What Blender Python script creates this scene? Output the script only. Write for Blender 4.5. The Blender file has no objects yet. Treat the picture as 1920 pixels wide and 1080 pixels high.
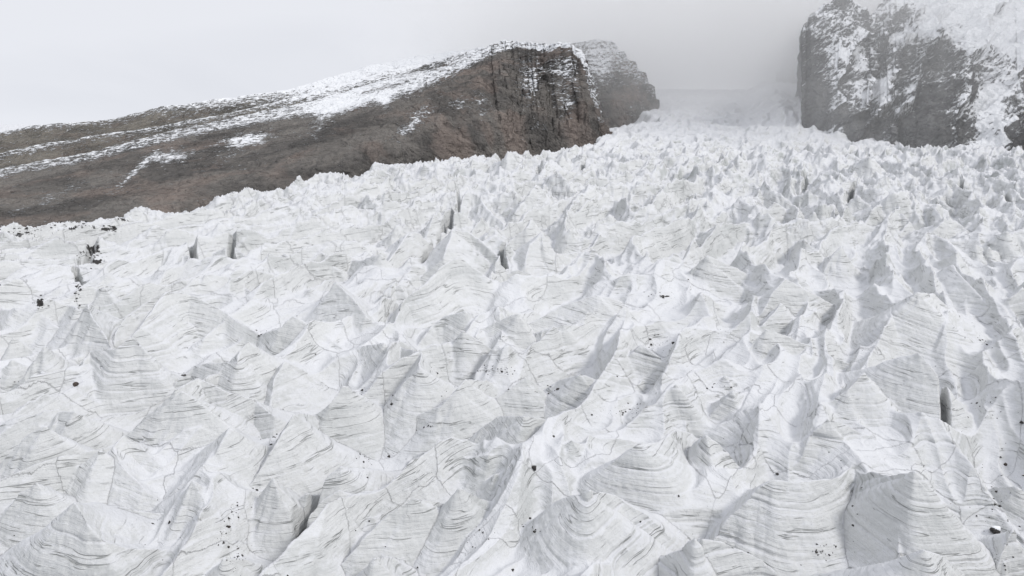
import bpy, math, random
import numpy as np
from mathutils import Vector
R = math.radians
S = bpy.context.scene
COL = S.collection
rng = np.random.default_rng(7)

# ------------------------------------------------------------------ camera
PITCH = R(-6.16)
FPX = 1297.0                                   # focal length in pixels of the 1920 px wide photograph
CAM = np.array([0.0, 0.0, 60.0])
cd = bpy.data.cameras.new('camera'); cam = bpy.data.objects.new('camera', cd); COL.objects.link(cam)
cam.location = CAM; cam.rotation_euler = (R(90) + PITCH, 0, 0)
cd.sensor_width = 36; cd.lens = 36 * FPX / 1920; cd.clip_start = 1; cd.clip_end = 20000
S.camera = cam
# ------------------------------------------------------------------ sky, sun, exposure
SUN_EL, SUN_AZ = R(42), R(118)                 # azimuth clockwise from +Y (the view direction)
w = bpy.data.worlds.new('World'); S.world = w; w.use_nodes = True
nt = w.node_tree; nt.nodes.clear(); N = nt.nodes; L = nt.links
out = N.new('ShaderNodeOutputWorld'); bg = N.new('ShaderNodeBackground')
sky = N.new('ShaderNodeTexSky'); sky.sky_type = 'NISHITA'; sky.sun_disc = False
sky.sun_elevation = SUN_EL; sky.sun_rotation = SUN_AZ; sky.altitude = 4500; sky.dust_density = 2.0
tc = N.new('ShaderNodeTexCoord')
nz = N.new('ShaderNodeTexNoise'); nz.inputs['Scale'].default_value = 2.2; nz.inputs['Detail'].default_value = 5
nz.inputs['Roughness'].default_value = 0.5; nz.inputs['Distortion'].default_value = 0.6
mp = N.new('ShaderNodeMapping'); mp.inputs['Scale'].default_value = (1, 1, 2.2); mp.inputs['Location'].default_value = (0.35, 0.1, 0.2)
L.new(tc.outputs['Generated'], mp.inputs['Vector']); L.new(mp.outputs[0], nz.inputs['Vector'])
cr = N.new('ShaderNodeValToRGB')
cr.color_ramp.elements[0].position = 0.33; cr.color_ramp.elements[0].color = (7.5, 7.68, 8.2, 1)
cr.color_ramp.elements[1].position = 0.62; cr.color_ramp.elements[1].color = (8.35, 8.5, 8.98, 1)
L.new(nz.outputs['Fac'], cr.inputs['Fac'])
# an overcast deck is brighter towards the zenith
sp = N.new('ShaderNodeSeparateXYZ'); L.new(tc.outputs['Generated'], sp.inputs[0])
mr = N.new('ShaderNodeMapRange'); mr.inputs['From Min'].default_value = 0.35; mr.inputs['From Max'].default_value = 1.0
mr.inputs['To Min'].default_value = 1.0; mr.inputs['To Max'].default_value = 1.1
L.new(sp.outputs['Z'], mr.inputs['Value'])
vm = N.new('ShaderNodeVectorMath'); vm.operation = 'SCALE'
L.new(cr.outputs['Color'], vm.inputs[0]); L.new(mr.outputs[0], vm.inputs['Scale'])
mx = N.new('ShaderNodeMix'); mx.data_type = 'RGBA'; mx.inputs[0].default_value = 0.96
L.new(sky.outputs[0], mx.inputs[6]); L.new(vm.outputs[0], mx.inputs[7])
L.new(mx.outputs[2], bg.inputs['Color']); bg.inputs['Strength'].default_value = 0.1
L.new(bg.outputs[0], out.inputs[0])
sd = bpy.data.lights.new('sun', 'SUN'); sd.energy = 1.7; sd.angle = R(10); sd.color = (1, 0.97, 0.93)
so = bpy.data.objects.new('sun', sd); COL.objects.link(so)
sv = Vector((math.sin(SUN_AZ) * math.cos(SUN_EL), math.cos(SUN_AZ) * math.cos(SUN_EL), math.sin(SUN_EL)))
so.rotation_euler = sv.to_track_quat('Z', 'Y').to_euler(); so.location = (300, -200, 400)
S.view_settings.view_transform = 'Standard'; S.view_settings.look = 'None'
S.view_settings.exposure = 0.0; S.view_settings.gamma = 1
S.cycles.use_denoising = True
S.cycles.max_bounces = 20; S.cycles.diffuse_bounces = 3; S.cycles.volume_bounces = 18
S.cycles.volume_step_rate = 2.0; S.cycles.volume_max_steps = 128

# ------------------------------------------------------------------ numpy noise
PERM = rng.permutation(256); PERM = np.concatenate([PERM, PERM, PERM]).astype(np.int32)
GR = rng.normal(size=(256, 3)); GR /= np.linalg.norm(GR, axis=1, keepdims=True); GR = GR.astype(np.float32)
def noise3(x, y, z):
    x = np.asarray(x, np.float32); y = np.asarray(y, np.float32); z = np.asarray(z, np.float32)
    x, y, z = np.broadcast_arrays(x, y, z); shp = x.shape
    x = x.ravel(); y = y.ravel(); z = z.ravel(); res = np.empty(x.size, np.float32)
    for a in range(0, x.size, 400000):
        X = x[a:a+400000]; Y = y[a:a+400000]; Z = z[a:a+400000]
        xi = np.floor(X); yi = np.floor(Y); zi = np.floor(Z)
        fx = X - xi; fy = Y - yi; fz = Z - zi
        xi = xi.astype(np.int32) & 255; yi = yi.astype(np.int32) & 255; zi = zi.astype(np.int32) & 255
        u = fx*fx*fx*(fx*(fx*6-15)+10); v = fy*fy*fy*(fy*(fy*6-15)+10); ww = fz*fz*fz*(fz*(fz*6-15)+10)
        def g(i, j, k):
            h = PERM[PERM[PERM[xi+i]+yi+j]+zi+k]; G = GR[h]
            return G[:, 0]*(fx-i) + G[:, 1]*(fy-j) + G[:, 2]*(fz-k)
        def lx(j, k):
            p = g(0, j, k); return p + u*(g(1, j, k)-p)
        p = lx(0, 0); p = p + v*(lx(1, 0)-p); q = lx(0, 1); q = q + v*(lx(1, 1)-q)
        res[a:a+400000] = p + ww*(q-p)
    return (res*1.6).reshape(shp)
def fbm(x, y, z, o=4, g=0.5, lac=2.03):
    s = 0; a = 1.0; f = 1.0; t = 0
    for i in range(o):
        s = s + a*noise3(x*f+17.3*i, y*f+5.1*i, z*f-9.7*i); t += a; a *= g; f *= lac
    return s/t
def ridged(x, y, z, o=4, g=0.5):
    s = 0; a = 1.0; f = 1.0; t = 0
    for i in range(o):
        s = s + a*(1-2*np.abs(noise3(x*f+7.3*i, y*f+15.1*i, z*f-3.7*i))); t += a; a *= g; f *= 2.07
    return s/t
def sstep(a, b, x):
    t = np.clip((x-a)/(b-a), 0, 1); return t*t*(3-2*t)

# ------------------------------------------------------------------ pixels and rays (positions relative to the camera)
cp, spn = math.cos(PITCH), math.sin(PITCH)
def ray(px, py):
    a = (np.asarray(px, float)-960)/FPX; b = (540-np.asarray(py, float))/FPX
    return a, cp - b*spn, spn + b*cp
def project(X, Y, Z):
    f = Y*cp + Z*spn; u = -Y*spn + Z*cp
    return 960 + X/f*FPX, 540 - u/f*FPX, f
SL = math.tan(R(10.06)); HV = 45.7
def base(X, Y):
    z = SL*Y - HV
    z = z + 0.056*np.maximum(Y-440-.06*X, 0)
    z = z - 0.10*np.maximum(Y-1120, 0)
    z = z + np.clip(.4*(X-.33*Y), 0, 13)*np.clip((Y-500)/80., 0, 1)
    return z
def margin_x(Y):
    return np.interp(Y, [0, 60, 150, 189, 213, 257, 324, 386, 420, 486, 560, 640, 1400], [-230, -205, -162, -143, -128, -95, -69, -26, 30, 66, 68, 140, 140])
def at(px, py, h=0.0):
    dx, dy, dz = ray(px, py); t = (HV-h)/(dy*SL-dz); return dx*t, dy*t
def at_depth(px, py, d):
    dx, dy, dz = ray(px, py); t = d/dy; return np.array([dx*t, d+0*dx, dz*t])

# ------------------------------------------------------------------ materials
def mat(name):
    m = bpy.data.materials.new(name); m.use_nodes = True; t = m.node_tree; t.nodes.clear()
    o = t.nodes.new('ShaderNodeOutputMaterial'); b = t.nodes.new('ShaderNodeBsdfPrincipled'); t.links.new(b.outputs[0], o.inputs[0])
    return m, t, b
class G:
    def __init__(s, t): s.t = t
    def n(s, typ, **k):
        nd = s.t.nodes.new(typ)
        for a, v in k.items(): setattr(nd, a, v)
        return nd
    def put(s, nd, i, v):
        if isinstance(v, bpy.types.NodeSocket): s.t.links.new(v, nd.inputs[i])
        elif v is not None: nd.inputs[i].default_value = v
    def math(s, op, a, b=None, c=None, clamp=False):
        nd = s.n('ShaderNodeMath', operation=op, use_clamp=clamp); s.put(nd, 0, a); s.put(nd, 1, b)
        if c is not None: s.put(nd, 2, c)
        return nd.outputs[0]
    def mapping(s, v, scale=(1, 1, 1), loc=(0, 0, 0), rot=(0, 0, 0)):
        if any(rot):
            r0 = s.n('ShaderNodeMapping'); s.put(r0, 'Vector', v); r0.inputs['Rotation'].default_value = rot; v = r0.outputs[0]; rot = (0, 0, 0)
        nd = s.n('ShaderNodeMapping'); s.put(nd, 'Vector', v); nd.inputs['Scale'].default_value = scale
        nd.inputs['Location'].default_value = loc; nd.inputs['Rotation'].default_value = rot; return nd.outputs[0]
    def noise(s, v, scale, detail=4, rough=0.55, dist=0.0):
        nd = s.n('ShaderNodeTexNoise'); s.put(nd, 'Vector', v); nd.inputs['Scale'].default_value = scale
        nd.inputs['Detail'].default_value = detail; nd.inputs['Roughness'].default_value = rough
        nd.inputs['Distortion'].default_value = dist; return nd.outputs['Fac']
    def rng(s, v, a, b, c=0.0, d=1.0, smooth=True):
        nd = s.n('ShaderNodeMapRange'); nd.interpolation_type = 'SMOOTHSTEP' if smooth else 'LINEAR'
        s.put(nd, 'Value', v); nd.inputs['From Min'].default_value = a; nd.inputs['From Max'].default_value = b
        nd.inputs['To Min'].default_value = c; nd.inputs['To Max'].default_value = d; return nd.outputs[0]
    def mix(s, f, a, b):
        nd = s.n('ShaderNodeMix', data_type='RGBA'); s.put(nd, 0, f); s.put(nd, 6, a); s.put(nd, 7, b); return nd.outputs[2]
    def attr(s, name): return s.n('ShaderNodeAttribute', attribute_name=name).outputs['Fac']
    def comb(s, x, y, z):
        nd = s.n('ShaderNodeCombineXYZ'); s.put(nd, 0, x); s.put(nd, 1, y); s.put(nd, 2, z); return nd.outputs[0]
    def bump(s, h, strength, dist, nrm=None):
        nd = s.n('ShaderNodeBump'); nd.inputs['Strength'].default_value = strength; nd.inputs['Distance'].default_value = dist
        s.put(nd, 'Height', h)
        if nrm is not None: s.put(nd, 'Normal', nrm)
        return nd.outputs[0]

def ice_material():
    m, t, b = mat('glacier_ice'); g = G(t)
    geo = g.n('ShaderNodeNewGeometry'); pos = geo.outputs['Position']
    sx = g.n('ShaderNodeSeparateXYZ'); g.put(sx, 0, pos)
    nn = g.n('ShaderNodeSeparateXYZ'); g.put(nn, 0, geo.outputs['Normal'])
    st = g.attr('strat'); dirt = g.attr('dirt')
    X, Y = sx.outputs[0], sx.outputs[1]
    nzz = nn.outputs[2]
    # snow lies on the flatter faces, bare ice shows on the steep ones
    wob = g.noise(pos, 0.9, 5, 0.65)
    wob2 = g.noise(pos, 0.12, 3, 0.5)
    sn = g.math('ADD', nzz, g.math('MULTIPLY', g.math('SUBTRACT', wob, 0.5), 0.25))
    sn = g.math('ADD', sn, g.math('MULTIPLY', g.math('SUBTRACT', wob2, 0.5), 0.5))
    snow = g.rng(sn, 0.42, 0.92)
    # tone bands of the ice layers
    lay = g.noise(g.comb(g.math('MULTIPLY', X, 0.02), g.math('MULTIPLY', Y, 0.02), g.math('MULTIPLY', st, 0.55)), 1.0, 5, 0.7)
    ice = g.mix(g.rng(lay, 0.30, 0.58), (0.60, 0.612, 0.615, 1), (0.675, 0.684, 0.685, 1))
    bare = g.math('MULTIPLY', g.rng(g.noise(pos, 0.045, 4, 0.6), 0.50, 0.64), g.math('ADD', 0.32, g.math('MULTIPLY', g.rng(Y, 220, 330), g.rng(X, 10, 110, 0.0, 0.5))))
    ice = g.mix(bare, ice, (0.40, 0.42, 0.415, 1))
    col = g.mix(snow, ice, (0.70, 0.71, 0.735, 1))
    # thin dark strata seams, broken along their length
    v1 = g.comb(g.math('MULTIPLY', X, 0.085), g.math('MULTIPLY', Y, 0.085), g.math('MULTIPLY', st, 1.7))
    n1 = g.noise(v1, 1.0, 2, 0.5)
    dw = g.rng(Y, 80, 420, 1.0, 0.42, smooth=False)
    line = g.rng(g.math('MULTIPLY', g.math('ABSOLUTE', g.math('SUBTRACT', n1, 0.5)), dw), 0.0, 0.021, 1.0, 0.0)
    brk = g.rng(g.noise(g.comb(g.math('MULTIPLY', X, 0.13), g.math('MULTIPLY', Y, 0.13), g.math('MULTIPLY', st, 0.9)), 1.0, 4, 0.65), 0.49, 0.58)
    line = g.math('MULTIPLY', line, brk)
    # vertical cracks
    n2 = g.noise(g.comb(g.math('MULTIPLY', X, 0.62), g.math('MULTIPLY', Y, 0.62), g.math('MULTIPLY', st, 0.13)), 1.0, 2, 0.5)
    vl = g.rng(g.math('ABSOLUTE', g.math('SUBTRACT', n2, 0.5)), 0.0, 0.013, 1.0, 0.0)
    vb = g.math('MULTIPLY', g.rng(g.noise(pos, 0.16, 3, 0.6), 0.56, 0.66), g.rng(Y, 150, 330, 1.0, 0.12))
    vl = g.math('MULTIPLY', vl, vb)
    # long crevasse lines running with the flow, further up the glacier
    n3 = g.noise(g.comb(g.math('MULTIPLY', g.math('SUBTRACT', g.math('MULTIPLY', X, .9), g.math('MULTIPLY', Y, .42)), .22), g.math('MULTIPLY', g.math('ADD', g.math('MULTIPLY', X, .42), g.math('MULTIPLY', Y, .9)), .045), g.math('MULTIPLY', st, .10)), 1.0, 3, 0.6)
    l3 = g.rng(g.math('ABSOLUTE', g.math('SUBTRACT', n3, 0.5)), 0.0, 0.018, 1.0, 0.0)
    l3 = g.math('MULTIPLY', l3, g.math('MULTIPLY', g.rng(g.noise(pos, 0.10, 3, 0.6), 0.50, 0.60), g.rng(Y, 130, 260, 0.0, 0.9)))
    line = g.math('MAXIMUM', line, l3)
    crack = g.math('MAXIMUM', line, g.math('MULTIPLY', vl, g.math('MULTIPLY', g.math('SUBTRACT', 1.0, snow), 0.25)))
    crack = g.math('MULTIPLY', crack, g.rng(nzz, 0.55, 0.9, 1.0, 0.15))
    col = g.mix(g.math('MULTIPLY', crack, 0.72), col, (0.30, 0.31, 0.30, 1))
    # fine grit frozen into the layers and rock dirt on the margins
    gr = g.rng(g.noise(pos, 3.2, 3, 0.6), 0.70, 0.76)
    gr = g.math('MULTIPLY', gr, g.rng(g.noise(pos, 0.10, 3, 0.5), 0.54, 0.66))
    col = g.mix(g.math('MULTIPLY', gr, 0.7), col, (0.16, 0.15, 0.14, 1))
    dn = g.math('ADD', dirt, g.math('MULTIPLY', g.math('SUBTRACT', g.noise(pos, 0.35, 6, 0.7), 0.5), 1.6))
    dm = g.math('MULTIPLY', g.rng(dn, 0.50, 0.60), g.rng(dirt, 0.05, 0.2))
    col = g.mix(dm, col, (0.045, 0.043, 0.042, 1))
    g.put(b, 'Base Color', col); g.put(b, 'Roughness', 0.75); g.put(b, 'Specular IOR Level', 0.25)
    # relief: layer ledges, melt flutes, wind crust
    fl = g.noise(g.comb(g.math('MULTIPLY', X, 2.2), g.math('MULTIPLY', Y, 2.2), g.math('MULTIPLY', st, 0.22)), 1.0, 4, 0.6)
    led = g.noise(g.comb(g.math('MULTIPLY', X, 0.12), g.math('MULTIPLY', Y, 0.12), g.math('MULTIPLY', st, 2.6)), 1.0, 6, 0.7)
    mic = g.noise(pos, 1.6, 6, 0.7)
    h = g.math('ADD', g.math('MULTIPLY', fl, 0.20), g.math('MULTIPLY', led, 0.85))
    h = g.math('ADD', h, g.math('MULTIPLY', mic, 0.30))
    h = g.math('SUBTRACT', h, g.math('MULTIPLY', crack, 0.5))
    g.put(b, 'Normal', g.bump(h, 0.75, 0.55))
    return m

def rock_material(name, c_dark, c_mid, c_red, dip=(0.35, 0.0), snow_bias=0.0, tsc=(0.22, 0.22, 0.45)):
    m, t, b = mat(name); g = G(t)
    geo = g.n('ShaderNodeNewGeometry'); pos = geo.outputs['Position']
    nn = g.n('ShaderNodeSeparateXYZ'); g.put(nn, 0, geo.outputs['Normal'])
    snowA = g.attr('snow')
    p1 = g.mapping(pos, (0.02, 0.02, 0.045), rot=(0, dip[0], 0))
    big = g.noise(p1, 1.0, 5, 0.6, 0.6)
    col = g.mix(g.rng(big, 0.38, 0.62), c_dark, c_mid)
    red = g.noise(g.mapping(pos, (0.03, 0.03, 0.012), loc=(3, 7, 1)), 1.0, 4, 0.55, 0.4)
    col = g.mix(g.math('MULTIPLY', g.rng(red, 0.48, 0.66), 0.85), col, c_red)
    fine = g.noise(g.mapping(pos, (0.25, 0.25, 0.5), rot=(0, dip[0], 0)), 1.0, 6, 0.75)
    col = g.mix(g.rng(fine, 0.30, 0.62, 0.34, 0.0), col, (0.03, 0.029, 0.028, 1))
    col = g.mix(g.rng(fine, 0.55, 0.8, 0.0, 0.35), col, (0.28, 0.26, 0.24, 1))
    # snow catches on ledges; the attribute says where the cover is closed
    tex = g.noise(g.mapping(pos, tsc, rot=(0, dip[1], 0)), 1.0, 6, 0.72)
    up = g.math('MULTIPLY', g.math('SUBTRACT', nn.outputs[2], 0.45), 0.55)
    s = g.math('ADD', g.math('ADD', snowA, up), g.math('ADD', g.math('MULTIPLY', g.math('SUBTRACT', tex, 0.5), 1.9), g.math('MULTIPLY', g.math('SUBTRACT', g.noise(pos, 0.8, 3, .6), 0.5), 0.9)))
    sm = g.rng(s, 0.42 - snow_bias, 0.70 - snow_bias)
    col = g.mix(sm, col, (0.88, 0.895, 0.92, 1))
    g.put(b, 'Base Color', col); g.put(b, 'Roughness', 0.9); g.put(b, 'Specular IOR Level', 0.15)
    f2 = g.noise(g.mapping(pos, (0.7, 0.7, 0.9), rot=(0, dip[0], 0)), 1.0, 4, 0.7)
    def vor(sc, wv, feat='F1'):
        wn = g.n('ShaderNodeTexNoise'); g.put(wn, 'Vector', pos); wn.inputs['Scale'].default_value = 0.06; wn.inputs['Detail'].default_value = 4
        vv = g.n('ShaderNodeVectorMath', operation='MULTIPLY_ADD'); g.put(vv, 0, wn.outputs['Color']); vv.inputs[1].default_value = (wv, wv, wv); g.put(vv, 2, pos)
        nd = g.n('ShaderNodeTexVoronoi', feature=feat); g.put(nd, 'Vector', g.mapping(vv.outputs[0], sc, rot=(0, dip[0], 0))); nd.inputs['Scale'].default_value = 1.0
        return nd
    e1 = vor((0.045, 0.045, 0.018), 45, 'DISTANCE_TO_EDGE').outputs['Distance']; b1 = vor((0.045, 0.045, 0.018), 45)
    e2 = vor((0.16, 0.16, 0.10), 22, 'DISTANCE_TO_EDGE').outputs['Distance']
    bs = g.n('ShaderNodeSeparateColor'); g.put(bs, 0, b1.outputs['Color'])
    notsnow = g.math('SUBTRACT', 1.0, sm)
    col = g.mix(g.math('MULTIPLY', notsnow, g.rng(bs.outputs[0], 0, 1, 0, .22)), col, (0.045, 0.042, 0.040, 1))
    jm = g.math('MAXIMUM', g.rng(e1, 0.0, 0.04, 0.5, 0.0), g.rng(e2, 0.0, 0.06, 0.25, 0.0))
    jm = g.math('MULTIPLY', g.math('MULTIPLY', jm, notsnow), g.rng(g.noise(pos, .03, 3), .50, .62))
    col = g.mix(jm, col, (0.03, 0.028, 0.027, 1)); g.put(b, 'Base Color', col)
    hgt = g.math('ADD', g.math('ADD', g.math('MULTIPLY', g.rng(e1, 0, .3), 1.2), g.math('MULTIPLY', g.rng(e2, 0, .3), .45)), g.math('ADD', g.math('MULTIPLY', fine, 1.3), g.math('MULTIPLY', tex, 0.8)))
    hgt = g.math('ADD', hgt, g.math('MULTIPLY', f2, .35))
    hgt = g.math('MULTIPLY', hgt, g.math('SUBTRACT', 1.0, g.math('MULTIPLY', sm, 0.8)))
    g.put(b, 'Normal', g.bump(hgt, 1.0, 4.5))
    return m

def stone_material():
    m, t, b = mat('dark_stone'); g = G(t)
    geo = g.n('ShaderNodeNewGeometry'); pos = geo.outputs['Position']
    n = g.noise(pos, 2.5, 5, 0.65)
    g.put(b, 'Base Color', g.mix(g.rng(n, 0.35, 0.7), (0.018, 0.017, 0.017, 1), (0.075, 0.068, 0.062, 1)))
    g.put(b, 'Roughness', 0.85); g.put(b, 'Normal', g.bump(n, 0.6, 0.2)); return m
def brown_stone_material():
    m, t, b = mat('brown_stone'); g = G(t)
    geo = g.n('ShaderNodeNewGeometry'); n = g.noise(geo.outputs['Position'], 2.0, 5, 0.65)
    g.put(b, 'Base Color', g.mix(g.rng(n, 0.35, 0.7), (0.035, 0.028, 0.024, 1), (0.12, 0.09, 0.07, 1)))
    g.put(b, 'Roughness', 0.85); g.put(b, 'Normal', g.bump(n, 0.6, 0.2)); return m
def snow_material():
    m, t, b = mat('fresh_snow'); g = G(t)
    geo = g.n('ShaderNodeNewGeometry'); n = g.noise(geo.outputs['Position'], 3.0, 5, 0.65)
    g.put(b, 'Base Color', (0.90, 0.91, 0.94, 1)); g.put(b, 'Roughness', 0.8); g.put(b, 'Normal', g.bump(n, 0.4, 0.1)); return m
M_ICE = ice_material()
M_STONE = stone_material(); M_BROWN = brown_stone_material(); M_SNOW = snow_material()
M_HILL = rock_material('brown_scree', (0.24, 0.225, 0.20, 1), (0.42, 0.385, 0.335, 1), (0.34, 0.295, 0.26, 1), (0.35, 0.35))
M_CLIFF = rock_material('brown_cliff_rock', (0.21, 0.20, 0.19, 1), (0.38, 0.355, 0.33, 1), (0.45, 0.375, 0.335, 1), (0.30, 0.25))
M_GREY = rock_material('grey_mountain_rock', (0.17, 0.17, 0.173, 1), (0.32, 0.32, 0.323, 1), (0.30, 0.298, 0.295, 1), (0.75, 0.75), 0.0, (0.11, 0.14, 0.55))

def set_kind(o, k): o['kind'] = k
def tag(o, label, cat, group=None, kind=None):
    o['label'] = label; o['category'] = cat
    if group: o['group'] = group
    if kind: o['kind'] = kind

def build_mesh(name, P, faces, material, attrs=None, smooth=True):
    """P (n,3) world coordinates, faces (m,4)"""
    me = bpy.data.meshes.new(name)
    n, m = len(P), len(faces)
    me.vertices.add(n); me.vertices.foreach_set('co', P.astype(np.float32).ravel())
    me.loops.add(m*4); me.loops.foreach_set('vertex_index', faces.astype(np.int32).ravel())
    me.polygons.add(m); me.polygons.foreach_set('loop_start', np.arange(0, m*4, 4, dtype=np.int32))
    me.update(calc_edges=True)
    me.polygons.foreach_set('use_smooth', np.full(m, smooth))
    for k, v in (attrs or {}).items():
        a = me.attributes.new(k, 'FLOAT', 'POINT'); a.data.foreach_set('value', v.astype(np.float32).ravel())
    me.materials.append(material)
    o = bpy.data.objects.new(name, me); COL.objects.link(o)
    return o
def submesh(P, faces, attrs):
    used = np.unique(faces); mp_ = np.full(len(P), -1, np.int64); mp_[used] = np.arange(len(used))
    return P[used], mp_[faces], {k: v[used] for k, v in attrs.items()}
def grid_faces(nr, nc, flip=False):
    i = np.arange(nr-1)[:, None]*nc + np.arange(nc-1)[None, :]
    f = np.stack([i, i+1, i+nc+1, i+nc], -1).reshape(-1, 4)
    return f[:, ::-1] if flip else f

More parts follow.
